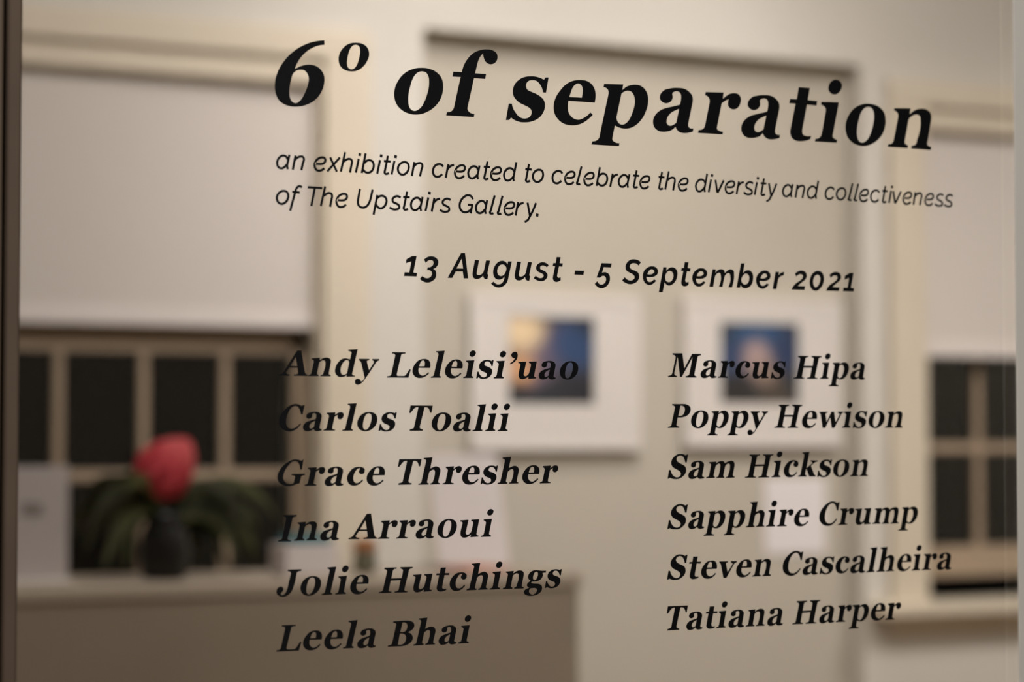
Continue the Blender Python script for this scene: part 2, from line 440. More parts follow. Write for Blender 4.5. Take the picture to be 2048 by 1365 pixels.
# ---------------------------------------------------------------- lettering on the glass
def spline(cont, closed=True, step=6):
    """smooth curve through the points; points flagged 1 are corners"""
    n = len(cont); P = [Vector(p[:2]) for p in cont]; cr = [len(p) > 2 for p in cont]
    if not closed: cr[0] = cr[-1] = True
    out = []
    segs = n if closed else n - 1
    def tan(i):
        a, b, c = P[i - 1], P[i], P[(i + 1) % n]
        d1, d2 = (b - a).length, (c - b).length
        if d1 < 1e-9 or d2 < 1e-9: return (c - a).normalized()
        return ((b - a) / d1 * d2 + (c - b) / d2 * d1).normalized()
    for i in range(segs):
        j = (i + 1) % n
        a, b = P[i], P[j]; L = (b - a).length
        if cr[i] and cr[j]:
            out.append(a); continue
        h1 = a + tan(i) * L * .36 if not cr[i] else None
        h2 = b - tan(j) * L * .36 if not cr[j] else None
        if h1 is None: h1 = a + (h2 - a) * .5
        if h2 is None: h2 = b + (h1 - b) * .5
        for k in range(step):
            t = k / step
            out.append(a * (1 - t) ** 3 + h1 * 3 * t * (1 - t) ** 2 + h2 * 3 * t * t * (1 - t) + b * t ** 3)
    if not closed: out.append(P[-1])
    return out

def fill_mesh(groups, name):
    """each group = outer contour + holes; returns one flat, slightly thick mesh in the XZ plane"""
    bm = bmesh.new()
    for g in groups:
        cu = bpy.data.curves.new('c', 'CURVE'); cu.dimensions = '2D'; cu.fill_mode = 'BOTH'; cu.extrude = .00006
        for poly in g:
            sp = cu.splines.new('POLY'); sp.points.add(len(poly) - 1); sp.use_cyclic_u = True
            for q, p in zip(sp.points, poly): q.co = (p.x, p.y, 0, 1)
        ob = bpy.data.objects.new('c', cu)
        me = bpy.data.meshes.new_from_object(ob)
        bm.from_mesh(me)
        bpy.data.objects.remove(ob); bpy.data.meshes.remove(me); bpy.data.curves.remove(cu)
    bmesh.ops.transform(bm, matrix=Matrix.Rotation(PI / 2, 4, 'X'), verts=bm.verts)
    me = bpy.data.meshes.new(name); bm.to_mesh(me); bm.free()
    me.materials.append(M_vinyl)
    return me

# letter outlines: points (x, height) in tenths of a millimetre; a third value marks a corner
SERIF_BOLD = {
'6':[[(445,571,1),(357,555),(260,518),(163,454),(77,364),(24,274),(0,173),(5,101),(34,39),(86,4),(139,-9),(202,-8),(279,11),(362,60),(415,127),(442,202),(442,266),(420,310),(381,342),(318,356),(250,344),(178,310,1),(207,373),(260,441),(333,496),(396,523),(445,532,1)],[(161,265),(192,295),(231,306),(265,302),(291,276),(303,234),(296,188),(272,122),(245,71),(216,37),(185,22),(156,31),(137,59),(129,100),(134,164),(146,219)]],
'*':[[(162,572),(222,566),(267,533),(281,483),(262,421),(217,363),(162,330),(118,323),(64,329),(19,358),(0,408),(7,463),(39,516),(93,557)],[(158,553),(187,543),(198,509),(193,463),(182,420),(162,373),(138,348),(115,341),(91,350),(78,381),(81,427),(91,474),(106,514),(128,542)]],
'o':[[(264,400),(332,395),(400,369),(447,320),(462,258),(455,191),(426,122),(374,62),(306,17),(218,-10),(140,-7),(73,19),(22,68),(0,138),(6,205),(37,273),(94,339),(171,382)],[(264,368),(301,358),(324,321),(328,278),(322,221),(306,162),(282,104),(254,59),(223,33),(189,21),(161,29),(138,61),(131,108),(135,166),(151,233),(171,292),(197,334),(228,359)]],
'f':[[(0,0,1),(8,30,1),(48,39),(69,61),(79,93,1),(139,344,1),(59,342,1),(69,386,1),(149,387,1),(174,459),(211,515),(264,565),(328,594),(392,606),(451,600),(488,576),(496,541),(480,501),(445,479),(408,479),(378,498),(362,531),(354,567,1),(328,536),(307,493),(293,444),(279,387,1),(385,387,1),(375,343,1),(268,343,1),(207,91,1),(206,62),(221,43),(271,30,1),(266,1,1)]],
's':[[(422,399,1),(391,397,1),(377,376,1),(339,390),(296,398),(244,398),(178,385),(122,354),(82,307),(68,251),(75,214),(103,178),(145,151),(188,135),(225,120),(249,99),(253,74),(239,43),(211,25),(174,19),(131,32),(94,68),(68,108),(59,142,1),(29,142,1),(0,-6,1),(34,-4,1),(51,19,1),(89,-2),(131,-14),(188,-15),(258,-2),(324,32),(367,81),(386,146),(376,192),(343,223),(296,246),(249,261),(216,274),(199,298),(202,328),(225,355),(268,365),(306,358),(339,329),(360,292),(368,262,1),(396,262,1)]],
'e':[[(413,205,1),(423,264),(418,311),(391,361),(338,394),(271,400),(203,390),(131,356),(69,296),(22,229),(0,151),(7,88),(41,35),(93,0),(155,-13),(222,-9),(294,16),(348,52),(394,95,1),(369,115,1),(338,85),(299,60),(251,42),(203,49),(165,77),(145,114),(141,152),(148,205,1)],[(158,240,1),(175,290),(194,330),(223,358),(251,366),(276,355),(290,328),(290,285),(282,242,1)]],
'p':[[(130,381,1),(326,390,1),(317,338,1),(366,375),(412,391),(452,397),(514,387),(560,350),(583,297),(583,237),(560,160),(514,83),(457,29),(400,0),(343,-10),(287,-4),(240,12,1),(216,-95,1),(216,-120),(236,-136),(287,-144,1),(282,-172,1),(0,-173,1),(11,-144,1),(54,-133),(76,-113),(87,-78,1),(177,304,1),(169,331),(152,345),(124,351,1)],[(308,305,1),(344,328),(381,336),(418,323),(440,287),(447,248),(437,187),(414,126),(383,69),(349,37),(312,25),(281,36),(262,62),(258,91,1)]],
'a':[[(260,399),(330,395),(382,370),(414,334),(420,299),(414,263,1),(370,74,1),(373,51),(390,38),(425,37,1),(420,7,1),(376,-6),(323,-13),(277,-5),(248,18),(235,40,1),(196,7),(150,-8),(104,-14),(52,-7),(12,26),(0,70),(12,116),(46,158),(98,192),(167,214),(231,231),(283,247,1),(295,301),(295,331),(283,355),(251,366),(225,360),(205,347),(207,305),(190,273),(162,254),(127,249),(92,262),(72,290),(78,326),(110,363),(179,388)],[(274,207,1),(231,188),(190,165),(162,136),(144,99),(144,69),(161,50),(190,48),(219,61),(244,78,1)]],
'r':[[(82,381,1),(275,390,1),(266,331,1),(311,365),(352,386),(393,393),(434,385),(459,356),(460,320),(447,284),(419,253),(383,241),(347,248),(324,271),(322,302),(331,333,1),(295,316),(254,288,1),(204,65,1),(205,47),(221,35),(268,27,1),(263,0,1),(0,-1,1),(7,26,1),(47,35),(65,49),(76,74,1),(127,297,1),(121,323),(106,340),(77,352,1)]],
't':[[(107,500,1),(230,501,1),(206,385,1),(312,383,1),(305,339,1),(197,341,1),(148,115,1),(144,81),(154,55),(183,45),(243,49,1),(234,17,1),(183,-1),(125,-10),(68,-6),(28,18),(11,58),(16,107,1),(70,341,1),(0,341,1),(10,382,1),(83,384,1)]],
'i':[[(75,379,1),(271,388,1),(200,69,1),(203,52),(221,39),(250,29,1),(244,1,1),(0,-2,1),(8,26,1),(47,35),(67,56),(79,86,1),(124,298,1),(120,322),(105,338),(69,352,1)],None,[(242,601),(280,591),(306,559),(300,520),(268,478),(221,459),(181,467),(155,499),(157,538),(187,580)]],
'n':[[(78,378,1),(267,390,1),(258,331,1),(307,369),(357,389),(408,396),(464,387),(504,355),(512,314),(506,272,1),(463,70,1),(466,47),(480,37),(510,32,1),(505,0,1),(274,1,1),(280,29,1),(318,38),(334,57),(343,90,1),(385,282),(380,314),(357,331),(329,333),(290,319),(245,284,1),(198,67,1),(200,47),(214,36),(238,28,1),(231,1,1),(0,-1,1),(6,28,1),(45,35),(64,54),(72,77,1),(123,301,1),(117,328),(101,345),(74,355,1)]],
'M':[[(124,543,1),(384,546,1),(431,202,1),(638,538,1),(877,541,1),(871,503,1),(821,495),(795,482),(786,462,1),(694,75,1),(697,53),(714,38),(755,28,1),(746,-4,1),(459,-5,1),(465,30,1),(523,41),(552,59),(563,84,1),(647,455,1),(366,9,1),(317,7,1),(256,465,1),(170,100,1),(170,70),(187,48),(242,31,1),(236,3,1),(0,1,1),(6,31,1),(67,44),(98,67),(119,114,1),(201,439,1),(198,474),(178,496),(127,505,1)]],
'P':[[(121,541,1),(392,543,1),(473,540),(542,518),(591,478),(606,428),(594,368),(547,303),(477,263),(390,240),(321,235),(263,238,1),(231,78,1),(231,59),(248,44),(303,29,1),(300,1,1),(0,-1,1),(6,26,1),(61,36),(87,54),(99,83,1),(190,452,1),(190,476),(173,494),(118,509,1)],[(337,502,1),(380,501),(421,485),(449,447),(452,403),(431,338),(397,295),(344,275),(282,273,1)]],
'y':[[(92,381,1),(335,382,1),(331,352,1),(297,345),(277,331),(277,308,1),(324,142,1),(437,308,1),(437,328),(421,342),(393,355,1),(397,382,1),(563,383,1),(559,352,1),(517,335),(481,301,1),(251,-23),(199,-91),(143,-141),(95,-165),(55,-170),(16,-151),(0,-118),(8,-77),(40,-47),(76,-44),(115,-57),(135,-91),(155,-96),(175,-84),(223,-20,1),(219,4,1),(146,287,1),(130,321),(92,348,1)]],
'H':[[(134,533,1),(416,534,1),(410,503,1),(351,493),(331,472),(323,438,1),(289,302,1),(528,303,1),(557,439,1),(557,477),(537,494),(495,507,1),(501,536,1),(785,536,1),(777,505,1),(724,494),(703,474),(695,446,1),(592,58,1),(598,37),(618,27),(665,23,1),(655,-4,1),(363,-4,1),(372,25,1),(424,34),(453,51),(461,71,1),(503,258,1),(277,255,1),(231,58,1),(235,41),(251,30),(301,24,1),(291,-4,1),(0,-2,1),(5,25,1),(62,34),(86,51),(98,78,1),(190,445,1),(186,472),(166,492),(126,502,1)]],
'w':[[(0,375,1),(237,377,1),(233,351,1),(191,341),(177,325),(178,302,1),(201,137,1),(339,377,1),(418,377,1),(454,132,1),(568,308,1),(562,329),(549,339),(521,352,1),(519,378,1),(680,378,1),(677,355,1),(636,339),(611,308,1),(419,-4,1),(345,-4,1),(307,246,1),(166,-2,1),(89,-4,1),(39,302,1),(27,333),(0,351,1)]],
'k':[[(125,576,1),(326,588,1),(234,202,1),(406,323,1),(382,349),(348,360,1),(355,383,1),(554,376,1),(547,353,1),(480,338),(424,303,1),(360,262,1),(434,92,1),(458,51),(492,33,1),(483,5,1),(311,7,1),(243,176,1),(221,174,1),(199,80,1),(202,54),(217,39),(244,31,1),(235,5,1),(0,8,1),(8,35,1),(49,43),(65,61),(71,81,1),(176,489,1),(173,520),(158,538),(122,553,1)]],
'c':[[(348,123,1),(369,102,1),(320,52),(246,7),(168,-8),(95,1),(35,42),(5,101),(0,162),(19,228),(68,299),(129,355),(202,385),(287,391),(353,378),(399,342),(404,296),(382,250),(331,233),(285,251),(267,287),(280,323),(301,353,1),(274,358),(238,343),(189,288),(152,212),(142,146),(150,94),(180,58),(229,48),(283,68)]],
'S':[[(543,548,1),(509,544,1),(477,524,1),(418,551),(341,562),(255,546),(168,493),(115,427),(95,361),(109,303),(166,245),(242,207),(305,173),(343,135),(347,94),(318,53),(260,32),(193,42),(136,84),(98,146),(80,200,1),(41,200,1),(0,2,1),(35,2,1),(59,22,1),(126,-2),(203,-11),(308,-1),(405,52),(473,125),(490,200),(469,266),(407,313),(330,347),(268,384),(239,426),(249,476),(288,508),(350,520),(408,495),(446,433),(467,362,1),(505,362,1)]],
'm':[[(89,367,1),(277,377,1),(267,334,1),(323,367),(391,387),(460,383),(509,336,1),(568,369),(637,387),(705,389),(754,355),(767,296),(761,263,1),(714,70,1),(720,49),(766,32,1),(759,3,1),(525,1,1),(530,26,1),(575,38),(590,72,1),(640,272),(636,310),(602,327),(557,315),(513,273,1),(460,65,1),(462,48),(488,29,1),(481,2,1),(271,4,1),(279,29,1),(320,41),(335,70,1),(381,275),(381,308),(352,329),(308,317),(259,276,1),(201,68,1),(205,51),(237,32,1),(232,5,1),(0,5,1),(10,32,1),(62,44),(82,77,1),(132,294,1),(127,319),(84,340,1)]],
'C':[[(575,541,1),(550,535,1),(500,519,1),(443,547),(377,558),(278,539),(171,476),(80,389),(22,294),(0,199),(8,123),(52,54),(125,5),(223,-18),(314,-6),(405,40),(497,138,1),(476,156,1),(414,95),(339,52),(257,43),(192,72),(159,134),(156,203),(173,298),(220,400),(278,474),(352,511),(410,503),(450,465),(475,409),(495,340,1),(530,340,1)]],
'u':[[(0,366,1),(200,376,1),(143,143,1),(133,95),(151,60),(184,56),(235,86),(264,120,1),(312,291,1),(308,323),(258,348,1),(267,375,1),(457,382,1),(389,69,1),(393,52),(441,33,1),(433,6,1),(242,-3,1),(253,48,1),(192,11),(125,-10),(59,-6),(17,28),(6,90),(14,145,1),(53,289,1),(52,317),(4,338,1)]],
'v':[[(0,373,1),(235,371,1),(231,341,1),(193,336),(178,326),(180,305,1),(218,121,1),(349,292,1),(354,313),(340,328),(308,339,1),(313,372,1),(473,368,1),(465,337,1),(423,323),(389,295,1),(185,-8,1),(106,-7,1),(41,301,1),(26,327),(0,344,1)]],
'T':[[(33,545,1),(556,545,1),(522,390,1),(494,391,1),(477,439),(454,482),(417,503),(359,503,1),(249,87,1),(252,63),(269,47),(326,35,1),(317,3,1),(11,-1,1),(17,36,1),(68,46),(103,61),(117,93,1),(216,504,1),(164,503),(124,483),(78,435),(34,382,1),(0,384,1)]],
'h':[[(127,571,1),(332,585,1),(279,344,1),(324,363),(372,382),(420,389),(474,375),(512,334),(521,289),(514,253,1),(468,67,1),(471,44),(512,28,1),(503,3,1),(277,0,1),(283,26,1),(322,37),(340,60,1),(389,246),(389,281),(378,306),(348,315),(300,298),(255,263,1),(206,62,1),(208,45),(247,29,1),(238,-1,1),(0,-4,1),(6,24,1),(54,35),(72,58,1),(176,477,1),(180,512),(168,532),(126,545,1)]],
'l':[[(127,571,1),(332,585,1),(206,62,1),(208,45),(247,29,1),(238,-1,1),(0,-4,1),(6,24,1),(54,35),(72,58,1),(176,477,1),(180,512),(168,532),(126,545,1)]],
'A':[[(416,537,1),(512,540,1),(587,98,1),(602,61),(617,44),(650,32,1),(648,2,1),(340,3,1),(345,31,1),(406,39),(433,55),(436,82,1),(423,173,1),(239,174,1),(170,82,1),(165,62),(185,43),(248,30,1),(243,2,1),(0,4,1),(6,30,1),(55,45),(95,70),(129,115,1)],[(386,398,1),(262,210,1),(417,208,1)]],
'd':[[(305,574,1),(519,588,1),(390,61,1),(393,45),(410,33),(460,24,1),(453,2,1),(260,-6,1),(270,31,1),(216,3),(143,-13),(77,-2),(30,38),(0,99),(6,167),(33,242),(89,317),(155,367),(229,387),(282,381),(342,367,1),(372,488,1),(372,516),(355,528),(300,543,1)],[(322,295,1),(309,332),(269,347),(216,325),(169,268),(139,206),(126,132),(136,76),(163,43),(203,37),(249,53),(273,72,1)]],
'L':[[(121,532,1),(434,534,1),(425,503,1),(362,497),(335,483),(327,455,1),(232,76,1),(232,43),(256,28,1),(405,29,1),(441,57),(482,112),(524,173,1),(557,170,1),(500,-9,1),(0,-11,1),(9,23,1),(65,28),(92,47),(104,75,1),(192,453,1),(192,475),(174,494),(119,501,1)]],
'G':[[(578,560,1),(558,544,1),(521,523,1),(458,547),(384,555),(304,540),(219,497),(123,429),(44,333),(2,232),(0,137),(28,73),(96,24),(182,-3),(272,-4),(369,16),(432,40),(483,47,1),(492,63,1),(520,175,1),(525,196),(551,212),(603,220,1),(608,252,1),(314,249,1),(309,219,1),(368,211),(386,197),(383,171,1),(358,64,1),(329,49),(284,41),(227,44),(170,71),(136,120),(127,184),(146,274),(191,370),(254,449),(316,497),(379,513),(430,502),(470,464),(490,416),(502,338,1),(539,338,1)]],
'I':[[(110,535,1),(414,534,1),(407,499,1),(349,489),(323,474),(312,442,1),(212,60,1),(212,42),(226,28),(292,16,1),(283,-13,1),(0,-8,1),(6,21,1),(62,31),(82,47),(90,68,1),(167,449,1),(167,476),(155,492),(104,503,1)]],
'J':[[(247,547,1),(554,548,1),(545,511,1),(483,502),(454,486),(443,452,1),(382,204),(337,99),(269,26),(190,-11),(116,-14),(48,12),(3,61),(0,114),(25,171),(70,197),(121,195),(149,162),(144,115),(116,79),(96,53),(110,28),(150,27),(189,55),(223,113),(245,176,1),(312,455,1),(312,482),(295,501),(241,513,1)]],
'g':[[(545,375,1),(536,330,1),(457,327,1),(469,284),(453,234),(409,185),(340,153),(258,141),(208,140),(182,130),(186,113),(220,101),(296,96),(378,85),(434,50),(447,-7),(434,-57),(384,-111),(308,-148),(220,-165),(132,-165),(57,-146),(7,-106),(0,-72),(32,-28),(76,-7),(132,14,1),(88,37),(76,71),(95,115),(132,142),(164,169,1),(120,198),(101,243),(113,293),(151,343),(214,378),(296,392),(365,385),(441,375)],[(308,356),(340,338),(346,293),(327,232),(296,188),(261,175),(230,195),(223,240),(239,296),(267,340)],[(157,-7),(220,1),(283,-2),(315,-20),(321,-53),(296,-97),(252,-127),(201,-137),(151,-115),(126,-76),(132,-37)]],
'B':[[(127,529,1),(284,535,1),(403,536),(511,527),(582,495),(615,445),(601,375),(553,327),(464,287,1),(530,257),(572,207),(581,152),(560,99),(501,46),(424,11),(334,-4),(239,-6,1),(0,-5,1),(8,24,1),(62,33),(91,51),(103,78,1),(193,448,1),(193,470),(178,487),(124,499,1)],[(341,495,1),(392,493),(433,473),(451,429),(446,375),(422,326),(387,301),(291,301,1)],[(280,261,1),(345,259),(399,235),(423,180),(417,126),(388,67),(340,36),(287,27),(236,32,1)]],
"'":[[(117,584),(163,580),(189,543),(192,496),(178,444),(143,391),(87,344),(17,309,1),(0,332,1),(58,364),(99,406),(125,451,1),(82,453),(47,479),(35,515),(58,557)]],
}
SANS_BOLD = {
'1':[[(76,176,1),(119,178,1),(88,35,1),(124,32,1),(118,1,1),(0,1,1),(6,35,1),(50,34,1),(69,128,1),(18,112,1),(22,146,1)]],
'3':[[(40,150,1),(68,171),(111,180),(150,170),(173,142),(170,110),(150,84),(127,71,1),(146,59),(154,30),(147,-6),(115,-35),(72,-48),(33,-40),(0,-19,1),(23,8,1),(49,-7),(80,-8),(105,7),(115,33),(105,52),(88,59),(68,60,1),(74,85,1),(95,86),(119,101),(129,123),(123,140),(103,147),(79,141),(56,120,1)]],
'A':[[(128,220,1),(165,222,1),(196,1,1),(154,0,1),(144,59,1),(77,57,1),(43,-1,1),(0,-1,1)],[(134,170,1),(85,84,1),(148,85,1)]],
'u':[[(23,164,1),(63,163,1),(41,57,1),(43,38),(61,34),(83,40),(108,66,1),(130,163,1),(169,163,1),(143,49,1),(151,38,1),(144,0,1),(120,1),(106,15),(102,31,1),(75,8),(43,-2),(14,5),(0,30),(1,55,1)]],
'g':[[(165,163,1),(202,163,1),(169,24,1),(155,-20),(119,-56),(70,-70),(30,-60),(0,-37,1),(24,-19,1),(48,-38),(78,-41),(107,-27),(123,-3),(130,30,1),(107,8),(74,-1),(46,6),(24,38),(20,74),(32,111),(62,148),(106,166),(139,158),(159,135,1)],[(108,133),(135,125),(148,104),(143,74),(131,52),(94,32),(70,41),(59,68),(66,101),(84,125)]],
's':[[(149,143,1),(131,123,1),(110,135),(85,138),(65,124),(65,109),(90,97),(122,80),(137,59),(127,25),(102,4),(65,-2),(32,6),(0,23,1),(20,46,1),(44,30),(69,26),(94,37),(98,54),(77,68),(40,85),(24,108),(30,136),(57,159),(94,167),(127,159)]],
't':[[(39,218,1),(79,218,1),(69,164,1),(101,163,1),(94,134,1),(62,135,1),(43,51,1),(50,38),(78,41,1),(79,13,1),(58,1),(25,-2),(4,16),(2,42,1),(24,136,1),(0,136,1),(6,164,1),(30,164,1)]],
'-':[[(7,104,1),(98,105,1),(91,68,1),(0,68,1)]],
'5':[[(70,180,1),(172,180,1),(164,143,1),(91,144,1),(74,94,1),(112,99),(145,80),(155,43),(143,1),(107,-34),(60,-46),(27,-34),(0,-8,1),(25,16,1),(48,-9),(74,-12),(103,6),(115,33),(107,58),(89,66),(70,61),(53,48,1),(18,49,1)]],
'S':[[(195,201,1),(171,169,1),(150,185),(121,190),(87,177),(79,153),(92,137),(130,124),(168,102),(177,69),(159,30),(120,6),(77,-1),(34,10),(0,30,1),(27,61,1),(58,38),(92,33),(120,46),(130,65),(116,85),(78,103),(44,123),(35,152),(49,190),(83,218),(126,226),(164,219)]],
'e':[[(142,40,1),(118,19),(94,3),(65,-2),(31,10),(7,41),(0,78),(12,120),(46,153),(94,169),(133,162),(159,129),(149,95),(118,76),(84,70),(38,71,1),(41,54),(50,34),(74,26),(99,35),(116,50,1)],[(48,96,1),(60,118),(89,140),(113,134),(121,120),(108,105),(84,95)]],
'p':[[(48,165,1),(84,164,1),(79,133,1),(108,157),(142,167),(177,155),(196,122),(193,84),(171,36),(142,10),(108,-1),(79,8),(62,29,1),(40,-64,1),(0,-65,1)],[(118,132),(142,122),(154,95),(145,57),(123,35),(98,31),(76,42),(68,67),(77,105),(94,125)]],
'm':[[(37,163,1),(71,162,1),(66,132,1),(96,157),(131,166),(156,159),(166,131,1),(196,156),(231,168),(261,153),(266,124),(243,0,1),(203,2,1),(226,105),(216,129),(201,132),(176,117),(161,91,1),(140,2,1),(102,3,1),(123,106),(116,128),(101,131),(76,118),(61,96,1),(41,1,1),(0,1,1)]],
'b':[[(49,227,1),(89,228,1),(70,137,1),(96,158),(132,166),(162,153),(179,122),(180,87),(160,32),(121,2),(88,-2),(60,6),(45,27,1),(37,1,1),(0,1,1)],[(106,133),(134,116),(138,82),(115,41),(86,32),(63,45),(52,70),(63,105),(81,125)]],
'r':[[(33,161,1),(72,162,1),(65,128,1),(91,153),(128,162,1),(121,129,1),(88,120),(62,95,1),(41,-1,1),(0,-1,1)]],
'2':[[(38,150,1),(74,173),(120,181),(159,164),(170,132),(155,101),(113,70),(70,36,1),(150,35,1),(143,1,1),(0,0,1),(8,17),(41,54),(93,86),(123,114),(126,136),(107,146),(81,143),(54,123,1)]],
'0':[[(93,185),(136,170),(157,127),(152,77),(122,26),(62,-4),(23,10),(0,50),(1,94),(21,145),(57,176)],[(86,148),(113,131),(116,98),(105,64),(82,36),(59,29),(42,52),(37,85),(47,118),(67,142)]],
}
SANS_REGULAR = {
'a':[[(93,83),(79,107),(55,114),(24,100),(3,70),(0,41),(12,15),(38,6),(64,18),(85,41)],[(109,124,1),(88,32,1),(94,1,1)]],
'n':[[(24,122,1),(0,-1,1)],[(20,82),(40,103),(66,114),(88,113),(99,96),(93,69,1),(76,-1,1)]],
'e':[[(4,61),(28,59),(55,60),(81,68),(95,87),(90,110),(64,116),(37,107),(11,83),(0,54),(4,25),(22,5),(46,3),(68,11),(87,26)]],
'x':[[(26,122,1),(88,1,1)],[(115,124,1),(0,0,1)]],
'h':[[(39,172,1),(0,3,1)],[(28,92),(53,110),(77,117),(97,109),(102,92),(97,66,1),(84,0,1)]],
'i':[[(27,122,1),(0,2,1)],[(39,171,1),(35,146,1)]],
'b':[[(35,172,1),(0,1,1)],[(24,87),(46,109),(73,115),(98,105),(109,80),(105,47),(82,16),(51,7),(26,16),(13,32)]],
't':[[(37,163,1),(9,31,1),(6,16),(15,6),(33,8),(46,14)],[(0,115,1),(63,114,1)]],
'o':['o',[(60,116),(88,109),(101,84),(97,51),(72,18),(42,6),(15,17),(0,46),(6,80),(31,106)]],
'c':[[(97,94),(82,111),(54,115),(24,102),(3,71),(0,41),(13,14),(41,4),(68,13),(88,30)]],
'r':[[(26,120,1),(0,-1,1)],[(20,76),(45,103),(80,115)]],
'd':[[(96,88),(76,111),(50,115),(19,97),(0,66),(1,32),(16,9),(38,5),(67,20),(88,42)],[(119,172,1),(89,30,1),(94,1,1)]],
'l':[[(46,169,1),(6,30,1),(0,12),(14,7),(33,11)]],
'v':[[(0,120,1),(20,2,1)],[(89,120,1),(23,2,1)]],
's':[[(102,108),(73,119),(43,109),(26,86),(33,68),(64,54),(88,37),(86,16),(62,5),(27,6),(0,20)]],
'y':[[(29,120,1),(54,-5,1)],[(113,120,1),(50,-5),(29,-36),(0,-50)]],
'f':[[(106,155),(80,162),(58,145),(45,111,1),(0,-49,1)],[(18,112,1),(86,109,1)]],
'T':[[(0,157,1),(130,156,1)],[(63,152,1),(32,-1,1)]],
'U':[[(19,166,1),(0,67,1),(8,23),(44,7),(82,22),(107,59),(118,93,1),(135,165,1)]],
'p':[[(35,121,1),(0,-51,1)],[(31,89),(53,109),(82,115),(109,103),(120,78),(114,47),(93,19),(66,7),(41,16),(25,37)]],
'G':[[(127,124),(110,150),(79,158),(42,141),(9,101),(0,62),(14,24),(51,7),(84,17),(115,42)],[(78,75,1),(130,75,1)],[(122,78,1),(105,0,1)]],
'.':[[(4,27,1),(0,-1,1)]],
}
